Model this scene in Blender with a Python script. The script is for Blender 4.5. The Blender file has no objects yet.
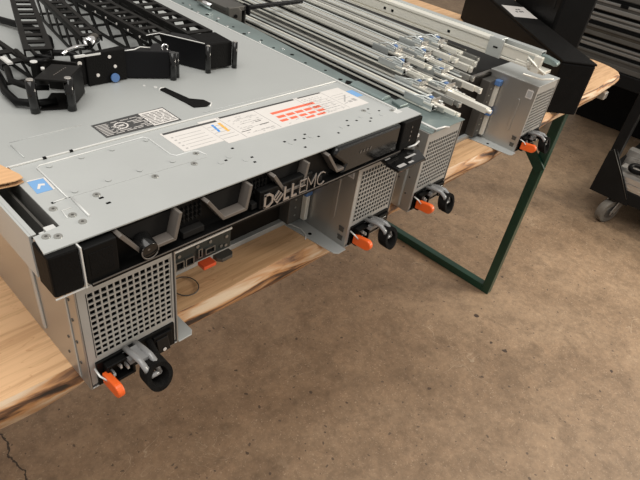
import bpy, bmesh, math, random
from mathutils import Vector, Matrix
random.seed(7)
SC = bpy.context.scene
COL = SC.collection
PI = math.pi
FLOOR = -0.76

# ------------------------------------------------------------------ materials
def mat(name, col, rough=.5, metal=0., noise=0., nscale=20., bump=0., bscale=80., stretch=(1, 1, 1), col2=None, spec=.5, alpha=None, trans=0.):
    m = bpy.data.materials.new(name); m.use_nodes = True
    nt = m.node_tree; b = nt.nodes['Principled BSDF']
    b.inputs['Roughness'].default_value = rough
    b.inputs['Metallic'].default_value = metal
    b.inputs['Specular IOR Level'].default_value = spec
    b.inputs['Transmission Weight'].default_value = trans
    tc = nt.nodes.new('ShaderNodeTexCoord'); mp = nt.nodes.new('ShaderNodeMapping')
    mp.inputs['Scale'].default_value = stretch
    nt.links.new(tc.outputs['Object'], mp.inputs['Vector'])
    n = nt.nodes.new('ShaderNodeTexNoise'); n.inputs['Scale'].default_value = nscale; n.inputs['Detail'].default_value = 5
    nt.links.new(mp.outputs[0], n.inputs['Vector'])
    r = nt.nodes.new('ShaderNodeValToRGB')
    c2 = col2 if col2 else tuple(max(0, c * (1 - noise)) for c in col)
    c1 = col if col2 else tuple(min(1, c * (1 + noise * .4)) for c in col)
    r.color_ramp.elements[0].position = .32; r.color_ramp.elements[1].position = .68
    r.color_ramp.elements[0].color = (*c2, 1); r.color_ramp.elements[1].color = (*c1, 1)
    nt.links.new(n.outputs['Fac'], r.inputs['Fac'])
    nt.links.new(r.outputs['Color'], b.inputs['Base Color'])
    if bump:
        n2 = nt.nodes.new('ShaderNodeTexNoise'); n2.inputs['Scale'].default_value = bscale; n2.inputs['Detail'].default_value = 3
        nt.links.new(mp.outputs[0], n2.inputs['Vector'])
        bp = nt.nodes.new('ShaderNodeBump'); bp.inputs['Strength'].default_value = bump; bp.inputs['Distance'].default_value = .002
        nt.links.new(n2.outputs['Fac'], bp.inputs['Height']); nt.links.new(bp.outputs[0], b.inputs['Normal'])
    return m

M = {}
M['steel'] = mat('galvanised_sheet', (.47, .485, .475), .50, .30, .07, 9, .05, 300)
M['steel_cover'] = mat('coated_cover_sheet', (.43, .445, .435), .50, .30, .05, 6, .04, 400)
M['case_steel'] = mat('case_sheet', (.43, .42, .40), .36, .75, .06, 5, .03, 200)
M['grille_steel'] = mat('grille_sheet', (.42, .41, .385), .5, .3, .08, 20)
M['rail_steel'] = mat('rail_zinc', (.58, .61, .60), .36, .5, .22, 14, .05, 90, (1, .15, 1))
M['rail_bright'] = mat('rail_bright_zinc', (.84, .82, .74), .36, .35, .12, 14, .03, 90, (1, .15, 1))
M['rail_mid'] = mat('rail_brushed', (.42, .415, .385), .36, .6, .18, 14, .05, 90, (1, .15, 1))
M['teal_reflection'] = mat('galvanised_teal_reflection', (.24, .30, .295), .4, .6, .2, 18, .05, 100)  # galvanised steel; its teal reflection is put into the base colour
M['chrome'] = mat('bright_chrome', (.8, .8, .8), .15, 1.)
M['black'] = mat('black_plastic', (.005, .005, .005), .42, 0, .2, 30, spec=.12)
M['black_matt'] = mat('black_matt_plastic', (.0045, .0042, .004), .65, 0, .3, 40, .3, 500, spec=.12)
M['black_gloss'] = mat('black_gloss_plastic', (.006, .006, .006), .16, spec=.4)
M['dark'] = mat('dark_interior', (.004, .004, .004), .8, spec=.1)
M['cma'] = mat('black_arm_plastic', (.007, .0065, .006), .42, 0, .25, 30, spec=.12)
M['cma_metal'] = mat('black_painted_metal', (.008, .008, .009), .4, 0, .15, 20, spec=.12)
M['bezel_metal'] = mat('warm_grey_metal', (.155, .137, .122), .42, .3, .08, 40)
M['bay'] = mat('drive_bay_grey', (.012, .0115, .011), .6, spec=.12)
M['logo'] = mat('silver_lettering', (.42, .39, .37), .3, .7)
M['orange'] = mat('orange_plastic', (.85, .13, .02), .35, 0, .06, 60)
M['red_orange'] = mat('red_orange_plastic', (.75, .10, .03), .4)
M['blue'] = mat('blue_plastic', (.08, .17, .38), .45)
M['sticker_blue'] = mat('blue_sticker', (.17, .35, .62), .45)
M['white'] = mat('white_paper', (.66, .63, .60), .5, 0, .03, 60)
M['white_metal'] = mat('pale_metal', (.7, .7, .68), .4, .3)
M['print_black'] = mat('black_print', (.05, .05, .05), .5)
M['print_grey'] = mat('grey_print', (.38, .37, .36), .5)
M['print_red'] = mat('red_print', (.78, .15, .08), .5)
M['print_yellow'] = mat('ochre_print', (.75, .42, .08), .5)
M['print_blue'] = mat('blue_print', (.05, .25, .65), .5)
M['bail'] = mat('smoky_grey_plastic', (.24, .24, .24), .22, 0, .1, 50, spec=.6)
M['velcro'] = mat('black_velcro', (.009, .0085, .008), .9, 0, .4, 200, .6, 900, spec=.12)
M['green'] = mat('dark_green_enamel', (.008, .042, .024), .32, .1, .25, 12)
M['cardboard'] = mat('cardboard', (.62, .37, .19), .85, 0, .12, 40, .1, 200, (1, 6, 1))
M['card_edge'] = mat('cardboard_edge', (.20, .11, .06), .9, 0, .4, 200)
M['rubber'] = mat('grey_rubber', (.15, .135, .115), .6, 0, .15, 60)
M['castor'] = mat('castor_zinc', (.5, .48, .45), .35, .8)
M['cart'] = mat('black_enamel_and_gap_shade', (.009, .009, .009), .4, 0, .2, 20, spec=.12)
M['bar'] = mat('aluminium_bar', (.55, .53, .50), .35, .85, .12, 10, .03, 90, (1, .1, 1))
M['dim_metal'] = mat('dull_steel', (.12, .115, .105), .5, .6, .2, 6)
M['rack_metal'] = mat('dark_unit_sheet', (.075, .072, .066), .45, .4, .2, 6)
M['ridge'] = mat('pressed_ridge_sheet', (.62, .63, .62), .4, .2)
M['dim_metal2'] = mat('dull_bronze_steel', (.06, .052, .04), .55, .5, .2, 6)
M['port'] = mat('port_metal', (.28, .28, .27), .35, .8)
M['iopanel'] = mat('io_panel_paint', (.028, .033, .030), .45, .2)
M['strip_black'] = mat('black_brown_strip', (.010, .008, .006), .5, spec=.15)
M['screw'] = mat('screw_zinc', (.5, .5, .47), .3, .9)

def wood_mat():
    m = bpy.data.materials.new('pale_slab_wood'); m.use_nodes = True
    nt = m.node_tree; b = nt.nodes['Principled BSDF']; b.inputs['Roughness'].default_value = .5
    tc = nt.nodes.new('ShaderNodeTexCoord')
    n0 = nt.nodes.new('ShaderNodeTexNoise'); n0.inputs['Scale'].default_value = 4.5; n0.inputs['Detail'].default_value = 3
    mp = nt.nodes.new('ShaderNodeMapping'); mp.inputs['Scale'].default_value = (.9, 6, 3)
    nt.links.new(tc.outputs['Object'], mp.inputs[0]); nt.links.new(mp.outputs[0], n0.inputs['Vector'])
    w = nt.nodes.new('ShaderNodeMath'); w.operation = 'MULTIPLY'; w.inputs[1].default_value = 14
    s = nt.nodes.new('ShaderNodeMath'); s.operation = 'FRACT'
    nt.links.new(n0.outputs['Fac'], w.inputs[0]); nt.links.new(w.outputs[0], s.inputs[0])
    r = nt.nodes.new('ShaderNodeValToRGB'); e = r.color_ramp.elements
    e[0].position = 0; e[0].color = (.56, .31, .15, 1); e[1].position = 1; e[1].color = (.70, .44, .24, 1)
    k = e.new(.06); k.color = (.71, .45, .245, 1)
    nt.links.new(s.outputs[0], r.inputs[0])
    n1 = nt.nodes.new('ShaderNodeTexNoise'); n1.inputs['Scale'].default_value = 60; n1.inputs['Detail'].default_value = 4
    mp1 = nt.nodes.new('ShaderNodeMapping'); mp1.inputs['Scale'].default_value = (.12, 2.5, 1)
    nt.links.new(tc.outputs['Object'], mp1.inputs[0]); nt.links.new(mp1.outputs[0], n1.inputs['Vector'])
    r1 = nt.nodes.new('ShaderNodeValToRGB'); r1.color_ramp.elements[0].position = .36; r1.color_ramp.elements[0].color = (.72, .66, .60, 1)
    r1.color_ramp.elements[1].position = .55; r1.color_ramp.elements[1].color = (1, 1, 1, 1)
    nt.links.new(n1.outputs['Fac'], r1.inputs[0])
    mx = nt.nodes.new('ShaderNodeMix'); mx.data_type = 'RGBA'; mx.blend_type = 'MULTIPLY'; mx.inputs[0].default_value = .8
    nt.links.new(r.outputs[0], mx.inputs[6]); nt.links.new(r1.outputs[0], mx.inputs[7])
    nt.links.new(mx.outputs[2], b.inputs['Base Color'])
    return m
M['wood'] = wood_mat()

def edge_mat():
    m = bpy.data.materials.new('live_edge_bark'); m.use_nodes = True
    nt = m.node_tree; b = nt.nodes['Principled BSDF']; b.inputs['Roughness'].default_value = .6
    tc = nt.nodes.new('ShaderNodeTexCoord'); mp = nt.nodes.new('ShaderNodeMapping'); mp.inputs['Scale'].default_value = (1, 4, 9)
    n = nt.nodes.new('ShaderNodeTexNoise'); n.inputs['Scale'].default_value = 9; n.inputs['Detail'].default_value = 6; n.inputs['Distortion'].default_value = .8
    nt.links.new(tc.outputs['Object'], mp.inputs[0]); nt.links.new(mp.outputs[0], n.inputs['Vector'])
    r = nt.nodes.new('ShaderNodeValToRGB'); e = r.color_ramp.elements
    e[0].position = .36; e[0].color = (.035, .022, .014, 1); e[1].position = .62; e[1].color = (.66, .50, .34, 1)
    k = e.new(.42); k.color = (.16, .075, .035, 1); k = e.new(.50); k.color = (.50, .25, .10, 1)
    nt.links.new(n.outputs['Fac'], r.inputs[0]); nt.links.new(r.outputs[0], b.inputs['Base Color'])
    bp = nt.nodes.new('ShaderNodeBump'); bp.inputs['Distance'].default_value = .004; bp.inputs['Strength'].default_value = .6
    nt.links.new(n.outputs['Fac'], bp.inputs['Height']); nt.links.new(bp.outputs[0], b.inputs['Normal'])
    return m
M['bark'] = edge_mat()

def floor_mat():
    m = bpy.data.materials.new('worn_brown_concrete'); m.use_nodes = True
    nt = m.node_tree; N = nt.nodes; L = nt.links; b = N['Principled BSDF']; b.inputs['Roughness'].default_value = .55
    tc = N.new('ShaderNodeTexCoord')
    def noise(scale, detail=5, rough=.55, dist=0):
        n = N.new('ShaderNodeTexNoise'); n.inputs['Scale'].default_value = scale; n.inputs['Detail'].default_value = detail
        n.inputs['Roughness'].default_value = rough; n.inputs['Distortion'].default_value = dist
        L.new(tc.outputs['Object'], n.inputs['Vector']); return n
    def ramp(src, stops):
        r = N.new('ShaderNodeValToRGB'); e = r.color_ramp.elements
        e[0].position, e[0].color = stops[0][0], (*stops[0][1], 1); e[1].position, e[1].color = stops[-1][0], (*stops[-1][1], 1)
        for p, c in stops[1:-1]: k = e.new(p); k.color = (*c, 1)
        L.new(src, r.inputs[0]); return r
    def mixc(a, bb, f, mode='MIX', fac=1.):
        x = N.new('ShaderNodeMix'); x.data_type = 'RGBA'; x.blend_type = mode
        if f is None: x.inputs[0].default_value = fac
        else: L.new(f, x.inputs[0])
        L.new(a, x.inputs[6])
        if isinstance(bb, tuple): x.inputs[7].default_value = (*bb, 1)
        else: L.new(bb, x.inputs[7])
        return x.outputs[2]
    base = ramp(noise(2.6, 8, .62, .6).outputs['Fac'], [(.28, (.222, .146, .088)), (.5, (.288, .196, .122)), (.72, (.358, .252, .162))])
    fine = ramp(noise(60, 6, .7).outputs['Fac'], [(.3, (.74, .74, .74)), (.7, (1.14, 1.14, 1.14))])
    c = mixc(base.outputs[0], fine.outputs[0], None, 'MULTIPLY', 1)
    grit = ramp(noise(210, 3, .7).outputs['Fac'], [(.60, (0, 0, 0)), (.70, (.8, .8, .8))])
    c = mixc(c, (.50, .38, .27), grit.outputs[0])
    # aggregate specks
    for sc, th, colr, lo in ((15, .075, (.06, .038, .027), .93), (38, .10, (.10, .066, .045), .88), (80, .15, (.13, .09, .063), .82)):
        v = N.new('ShaderNodeTexVoronoi'); v.inputs['Scale'].default_value = sc; v.inputs['Randomness'].default_value = 1
        nz = noise(40, 2); ad = N.new('ShaderNodeMix'); ad.data_type = 'VECTOR'; ad.inputs[0].default_value = .02
        L.new(tc.outputs['Object'], ad.inputs[4]); L.new(nz.outputs['Color'], ad.inputs[5]); L.new(ad.outputs[1], v.inputs['Vector'])
        sep = N.new('ShaderNodeSeparateColor'); L.new(v.outputs['Color'], sep.inputs[0])
        pick = N.new('ShaderNodeMath'); pick.operation = 'GREATER_THAN'; pick.inputs[1].default_value = lo; L.new(sep.outputs[0], pick.inputs[0])
        sz = N.new('ShaderNodeMath'); sz.operation = 'MULTIPLY'; sz.inputs[1].default_value = th * 2; L.new(sep.outputs[1], sz.inputs[0])
        lt = N.new('ShaderNodeMath'); lt.operation = 'LESS_THAN'; L.new(v.outputs['Distance'], lt.inputs[0]); L.new(sz.outputs[0], lt.inputs[1])
        f = N.new('ShaderNodeMath'); f.operation = 'MULTIPLY'; L.new(pick.outputs[0], f.inputs[0]); L.new(lt.outputs[0], f.inputs[1])
        c = mixc(c, colr, f.outputs[0])
    # pale smears
    sm = ramp(noise(7, 4, .6, 2.).outputs['Fac'], [(.66, (0, 0, 0)), (.74, (.35, .35, .35))])
    c = mixc(c, (.42, .32, .22), sm.outputs[0])
    hn = noise(5.5, 3, .5, .8); h1 = N.new('ShaderNodeMath'); h1.operation = 'SUBTRACT'; h1.inputs[1].default_value = .5; L.new(hn.outputs['Fac'], h1.inputs[0])
    h2 = N.new('ShaderNodeMath'); h2.operation = 'ABSOLUTE'; L.new(h1.outputs[0], h2.inputs[0])
    h3 = N.new('ShaderNodeMath'); h3.operation = 'LESS_THAN'; h3.inputs[1].default_value = .0022; L.new(h2.outputs[0], h3.inputs[0])
    hm = ramp(noise(3.3, 2).outputs['Fac'], [(.54, (0, 0, 0)), (.64, (.5, .5, .5))])
    h4 = N.new('ShaderNodeMath'); h4.operation = 'MULTIPLY'; L.new(h3.outputs[0], h4.inputs[0]); L.new(hm.outputs[0], h4.inputs[1])
    c = mixc(c, (.50, .40, .29), h4.outputs[0])
    mot = ramp(noise(14, 5, .65, .5).outputs['Fac'], [(.34, (.80, .79, .78)), (.5, (1, 1, 1)), (.68, (1.14, 1.13, 1.12))]); c = mixc(c, mot.outputs[0], None, 'MULTIPLY', 1)
    # the crack near the table's left end
    sp = N.new('ShaderNodeSeparateXYZ'); L.new(tc.outputs['Object'], sp.inputs[0])
    cn = noise(22, 4, .6); a = N.new('ShaderNodeMath'); a.operation = 'MULTIPLY_ADD'; a.inputs[1].default_value = .05; a.inputs[2].default_value = -.034
    L.new(cn.outputs['Fac'], a.inputs[0])
    d = N.new('ShaderNodeMath'); d.operation = 'SUBTRACT'; L.new(sp.outputs[0], d.inputs[0]); L.new(a.outputs[0], d.inputs[1])
    ab = N.new('ShaderNodeMath'); ab.operation = 'ABSOLUTE'; L.new(d.outputs[0], ab.inputs[0])
    cr = N.new('ShaderNodeMath'); cr.operation = 'LESS_THAN'; cr.inputs[1].default_value = .0022; L.new(ab.outputs[0], cr.inputs[0])
    c = mixc(c, (.05, .035, .025), cr.outputs[0])
    L.new(c, b.inputs['Base Color'])
    bp = N.new('ShaderNodeBump'); bp.inputs['Strength'].default_value = .25; bp.inputs['Distance'].default_value = .003
    L.new(noise(45, 6, .7).outputs['Fac'], bp.inputs['Height']); L.new(bp.outputs[0], b.inputs['Normal'])
    return m
M['floor'] = floor_mat()
M['wall'] = mat('painted_block_wall', (.42, .40, .36), .8, 0, .1, 2)

# ------------------------------------------------------------------ mesh helpers
def wloc(p):
    v = Vector((0, 0, 0))
    while p is not None:
        v += p.location; p = p.parent
    return v

class MB:
    def __init__(s): s.bm = bmesh.new(); s.mi = 0
    def face(s, pts):
        f = s.bm.faces.new([s.bm.verts.new(p) for p in pts]); f.material_index = s.mi; return f
    def box(s, x0, x1, y0, y1, z0, z1):
        v = [s.bm.verts.new((x, y, z)) for z in (z0, z1) for y in (y0, y1) for x in (x0, x1)]
        for q in ((0, 2, 3, 1), (4, 5, 7, 6), (0, 1, 5, 4), (2, 6, 7, 3), (0, 4, 6, 2), (1, 3, 7, 5)):
            s.bm.faces.new([v[i] for i in q]).material_index = s.mi
        return s
    def obox(s, c, size, rz=0., rx=0., ry=0.):
        mt = Matrix.Translation(c) @ Matrix.Rotation(rz, 4, 'Z') @ Matrix.Rotation(rx, 4, 'X') @ Matrix.Rotation(ry, 4, 'Y')
        n = len(s.bm.verts); s.bm.verts.ensure_lookup_table()
        a, b, d = (k / 2 for k in size); s.box(-a, a, -b, b, -d, d)
        s.bm.verts.ensure_lookup_table()
        for v in s.bm.verts[n:]: v.co = mt @ v.co
        return s
    def prism(s, pts, vec):
        vec = Vector(vec); a = [s.bm.verts.new(p) for p in pts]; b = [s.bm.verts.new(Vector(p) + vec) for p in pts]
        s.bm.faces.new(a).material_index = s.mi; s.bm.faces.new(b[::-1]).material_index = s.mi
        for i in range(len(a)):
            j = (i + 1) % len(a); s.bm.faces.new((a[j], a[i], b[i], b[j])).material_index = s.mi
        return s
    def cyl(s, p0, p1, r, n=16, r2=None):
        p0 = Vector(p0); p1 = Vector(p1); ax = (p1 - p0).normalized()
        u = ax.orthogonal().normalized(); w = ax.cross(u); r2 = r if r2 is None else r2
        A = [s.bm.verts.new(p0 + (u * math.cos(t) + w * math.sin(t)) * r) for t in [2 * PI * k / n for k in range(n)]]
        B = [s.bm.verts.new(p1 + (u * math.cos(t) + w * math.sin(t)) * r2) for t in [2 * PI * k / n for k in range(n)]]
        s.bm.faces.new(A[::-1]).material_index = s.mi; s.bm.faces.new(B).material_index = s.mi
        for i in range(n):
            j = (i + 1) % n; f = s.bm.faces.new((A[i], A[j], B[j], B[i])); f.material_index = s.mi; f.smooth = True
        return s
    def tube(s, pts, r, n=8, closed=False, flat=1.):
        pts = [Vector(p) for p in pts]; rings = []
        for i, p in enumerate(pts):
            a = pts[i - 1] if (i or closed) else p; b = pts[(i + 1) % len(pts)] if (i < len(pts) - 1 or closed) else p
            t = (b - a).normalized(); up = Vector((0, 0, 1)) if abs(t.z) < .95 else Vector((1, 0, 0))
            u = t.cross(up).normalized(); w = u.cross(t)
            rings.append([s.bm.verts.new(p + u * math.cos(2 * PI * k / n) * r * flat + w * math.sin(2 * PI * k / n) * r) for k in range(n)])
        m = len(rings)
        for i in range(m if closed else m - 1):
            A = rings[i]; B = rings[(i + 1) % m]
            for k in range(n):
                j = (k + 1) % n; f = s.bm.faces.new((A[k], A[j], B[j], B[k])); f.smooth = True; f.material_index = s.mi
        if not closed:
            s.bm.faces.new(rings[0][::-1]).material_index = s.mi; s.bm.faces.new(rings[-1]).material_index = s.mi
        return s
    def ribbon(s, pts, w, y0, y1):
        """polyline in the x-z plane drawn as a bar of width w, from depth y0 to y1 (mitred)"""
        P = [Vector((p[0], p[1])) for p in pts]; Lf = []; Rt = []
        for i, p in enumerate(P):
            d0 = (p - P[i - 1]).normalized() if i else None; d1 = (P[i + 1] - p).normalized() if i < len(P) - 1 else None
            if d0 is None: n = Vector((-d1.y, d1.x)); k = 1
            elif d1 is None: n = Vector((-d0.y, d0.x)); k = 1
            else:
                n0 = Vector((-d0.y, d0.x)); n1 = Vector((-d1.y, d1.x)); n = (n0 + n1).normalized(); k = 1 / max(.35, n.dot(n0))
            Lf.append(p + n * w / 2 * k); Rt.append(p - n * w / 2 * k)
        for i in range(len(P) - 1):
            q = [Lf[i], Lf[i + 1], Rt[i + 1], Rt[i]]
            s.prism([(a.x, y0, a.y) for a in q], (0, y1 - y0, 0))
        return s
    def build(s, name, m, parent=None, bevel=0., xf=None):
        bm = s.bm
        bmesh.ops.recalc_face_normals(bm, faces=bm.faces)
        if xf is not None: bm.transform(xf)
        if parent is not None: bm.transform(Matrix.Translation(-wloc(parent)))
        me = bpy.data.meshes.new(name); bm.to_mesh(me); bm.free()
        for k in (m if isinstance(m, (list, tuple)) else [m]): me.materials.append(M[k])
        o = bpy.data.objects.new(name, me); COL.objects.link(o); o.parent = parent
        if bevel:
            b = o.modifiers.new('bevel', 'BEVEL'); b.width = bevel; b.segments = 2; b.limit_method = 'ANGLE'; b.angle_limit = math.radians(50)
        return o

def thing(name, label, cat, loc=(0, 0, 0), group=None):
    o = bpy.data.objects.new(name, None); COL.objects.link(o); o.location = loc; o.empty_display_size = .05
    o['label'] = label; o['category'] = cat
    if group: o['group'] = group
    return o
def tag(o, label, cat, group=None):
    o['label'] = label; o['category'] = cat
    if group: o['group'] = group
    return o
def copy_tree(o, parent=None):
    c = o.copy(); COL.objects.link(c); c.parent = parent
    for ch in list(o.children): copy_tree(ch, c)
    return c

# ------------------------------------------------------------------ floor
b = MB(); b.face([(-4, -3, FLOOR), (12, -3, FLOOR), (12, 9, FLOOR), (-4, 9, FLOOR)])
o = b.build('floor', 'floor'); o['kind'] = 'structure'

for nm, q in (('wall_back', ((-4, 9, FLOOR), (12, 9, FLOOR), (12, 9, 3.2), (-4, 9, 3.2))), ('wall_right', ((12, -3, FLOOR), (12, 9, FLOOR), (12, 9, 3.2), (12, -3, 3.2)))):
    b = MB(); b.prism(q, (.1, 0, 0) if nm == 'wall_right' else (0, .1, 0)); o = b.build(nm, 'wall'); o['kind'] = 'structure'

# ------------------------------------------------------------------ work table
table = thing('work_table', 'long wooden work table with live edge slab top and green steel legs', 'table', (.3, .5, FLOOR))
def y_edge(x):
    y = .035 + .030 * max(0, (x - .3) / 1.4) ** 2 + .003 * math.sin(x * 11 + 1) + .002 * math.sin(x * 29)
    if x < 0: y += .010 * min(1, -x * 9)
    if x > 1.66: y += .10 * (1 - math.sqrt(max(0, 1 - ((x - 1.66) / .062) ** 2)))
    return y
xs = [-1.2 + i * (2.86) / 200 for i in range(201)] + [1.66 + .0619 * math.sin(k / 10 * PI / 2) for k in range(1, 11)]
bm = bmesh.new(); rows = []
for x in xs:
    ye = y_edge(x); d = .006 * math.sin(x * 17) + .003 * math.sin(x * 41)
    rows.append([bm.verts.new(p) for p in ((x, .98, 0), (x, ye, 0), (x, ye - .006, -.006), (x, ye - .009 - d * .4, -.016), (x, ye - .002 + d * .5, -.030), (x, .98, -.030))])
for i in range(len(rows) - 1):
    A, B = rows[i], rows[i + 1]
    for k in range(5):
        f = bm.faces.new((A[k], A[k + 1], B[k + 1], B[k])); f.material_index = 1 if k in (1, 2, 3) else 0; f.smooth = k in (2, 3)
bm.faces.new(rows[0]); bm.faces.new(rows[-1][::-1])
mb = MB(); mb.bm.free(); mb.bm = bm
mb.build('table_top', ['wood', 'bark'], table)
def leg_frame(x):
    b = MB(); w = .028
    b.box(x - w / 2, x + w / 2, .085, .085 + w, FLOOR, -.030)
    b.box(x - w / 2, x + w / 2, .87, .87 + w, FLOOR, -.030)
    b.box(x - w / 2, x + w / 2, .085 + w, .87, FLOOR, FLOOR + w)
    b.box(x - w / 2, x + w / 2, .085 + w, .87, -.030 - w, -.030)
    o = b.build('leg_frame', 'green', table, .002)
    b = MB(); b.obox((x - .020, .185, -.165), (.006, .030, .27), rx=math.radians(-47)); b.build('brace', 'green', o)
b = MB(); b.box(1.55, 1.575, .045, .085, -.052, -.030); b.build('corner_tab', 'castor', table, .003)
leg_frame(1.42); leg_frame(-.95)
b = MB(); b.box(-.936, 1.391, .10, .112, -.055, -.030); b.box(-.936, 1.391, .85, .862, -.055, -.030); b.build('apron_bar', 'green', table)

# ------------------------------------------------------------------ the 3U enclosures
TW = .093; EH = .134
def power_tower(parent, x0, TW):
    """the tower's grille with its socket, switch, orange latch, bail and loop (sub-parts)"""
    g = MB(); nx, nz = 13, 12; gx0, gx1, gz0, gz1 = x0 + .0105, x0 + TW - .0055, .038, .118; y = .0015; e = .0
    px = (gx1 - gx0) / nx; pz = (gz1 - gz0) / nz
    # surrounding plate
    g.box(x0 + .0025, gx0, y, y + .0012, .004, EH - .003); g.box(gx1, x0 + TW - .0025, y, y + .0012, .004, EH - .003)
    g.box(gx0, gx1, y, y + .0012, gz1, EH - .003); g.box(gx0, gx1, y, y + .0012, .033, gz0)
    bw, bz = px * .25, pz * .26
    for i in range(nx + 1): g.box(gx0 + i * px - bw / 2, gx0 + i * px + bw / 2, y, y + .0012, gz0, gz1)
    for k in range(nz + 1): g.box(gx0, gx1, y - .0001, y + .0011, gz0 + k * pz - bz / 2, gz0 + k * pz + bz / 2)
    gr = g.build('power_supply', 'grille_steel', parent)
    b = MB(); b.box(x0 + .003, x0 + TW - .003, .006, .09, .003, EH - .004); b.build('housing', 'dark', gr)
    # black lower panel and C14 socket
    b = MB(); b.box(x0 + .008, x0 + TW - .005, -.001, .003, .002, .033); b.build('lower_panel', 'black', gr, .0006)
    b = MB(); cx0, cx1, cz0, cz1 = x0 + .014, x0 + .042, .003, .030
    b.box(cx0, cx1, -.009, -.001, cz0, cz0 + .003); b.box(cx0, cx1, -.009, -.001, cz1 - .003, cz1)
    b.box(cx0, cx0 + .003, -.009, -.001, cz0 + .003, cz1 - .003); b.box(cx1 - .003, cx1, -.009, -.001, cz0 + .003, cz1 - .003)
    s = b.build('power_socket', 'black', gr, .0008)
    b = MB()
    for dx, dz in ((.007, .012), (.014, .018), (.021, .012)): b.box(cx0 + dx - .001, cx0 + dx + .001, -.008, -.001, dz - .0, dz + .004)
    b.build('pin', 'white_metal', s)
    # rocker switch
    b = MB(); b.box(x0 + .066, x0 + .087, -.004, -.001, .006, .029)
    s = b.build('rocker_switch', 'black', gr, .0008)
    b = MB(); b.prism([(x0 + .068, -.004, .010), (x0 + .068, -.0095, .010), (x0 + .068, -.005, .025), (x0 + .068, -.004, .025)], (.013, 0, 0)); b.build('rocker', 'black_gloss', s, .0005)
    b = MB(); b.cyl((x0 + .0745, -.0088, .0125), (x0 + .0745, -.0094, .0125), .002, 10); b.build('switch_mark', 'white', s)
    # wire clip + orange latch
    b = MB(); b.tube([(x0 + .006, -.001, .028), (x0 + .006, -.010, .026), (x0 + .010, -.013, .020), (x0 + .020, -.012, .020)], .0011, 6); b.build('wire_clip', 'white_metal', gr)
    b = MB(); pts = []
    for k in range(12):
        t = PI * k / 11 - PI / 2; pts.append((.022 + .0085 * math.cos(t), .0082 * math.sin(t)))
    pts = [(0, -.0072)] + pts + [(0, .0072)]
    b.prism([(x0 + .010, -.004 - q[0], .0145 + q[1] + q[0] * .12) for q in pts], (.0070, 0, 0)); lt = b.build('release_latch', 'orange', gr, .0016)
    # grey bail
    b = MB()
    zc = .034
    for dx in (0, .011):
        path = [(x0 + .037 + dx, -.001, zc), (x0 + .037 + dx, -.016, zc + .004), (x0 + .038 + dx, -.026, zc + .004), (x0 + .039 + dx, -.034, zc - .001), (x0 + .040 + dx, -.036, zc - .012)]
        b.tube(path, .0031, 8)
    b.prism([(x0 + .037, -.006, zc), (x0 + .037, -.027, zc + .0015), (x0 + .037, -.027, zc + .0055), (x0 + .037, -.006, zc + .0035)], (.011, 0, 0))
    b.tube([(x0 + .039, -.036, zc - .012), (x0 + .052, -.036, zc - .012)], .0028, 8)
    b.box(x0 + .034, x0 + .050, -.014, -.001, zc - .010, zc - .004)
    b.build('pull_handle', 'bail', gr)
    # black hook and loop strap ring around the bail
    b = MB(); ring_i = []; ring_o = []; n = 28; cx, cz, cy = x0 + .049, .0205, -.034
    prof = []
    for k in range(n):
        t = 2 * PI * k / n
        prof.append((math.cos(t), math.sin(t)))
    for a0, a1 in (((.0092), (.0142)),):
        for k in range(n):
            j = (k + 1) % n
            A, B = prof[k], prof[j]
            def pt(q, r, yy): return (cx + q[0] * r * .95, cy + yy + q[1] * .004, cz + q[1] * r * 1.12)
            b.face([pt(A, a0, -.007), pt(B, a0, -.007), pt(B, a0, .007), pt(A, a0, .007)])
            b.face([pt(A, a1, -.007), pt(B, a1, -.007), pt(B, a1, .007), pt(A, a1, .007)])
            b.face([pt(A, a0, -.007), pt(A, a1, -.007), pt(B, a1, -.007), pt(B, a0, -.007)])
            b.face([pt(A, a0, .007), pt(A, a1, .007), pt(B, a1, .007), pt(B, a0, .007)])
    bmesh.ops.remove_doubles(b.bm, verts=b.bm.verts, dist=1e-5)
    b.tube([(cx + .004, cy + .004, cz - .002), (cx + .010, -.018, cz + .004), (cx + .013, -.001, cz + .006)], .0036, 8)
    b.build('strap_loop', 'velcro', gr)
    return gr

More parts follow.
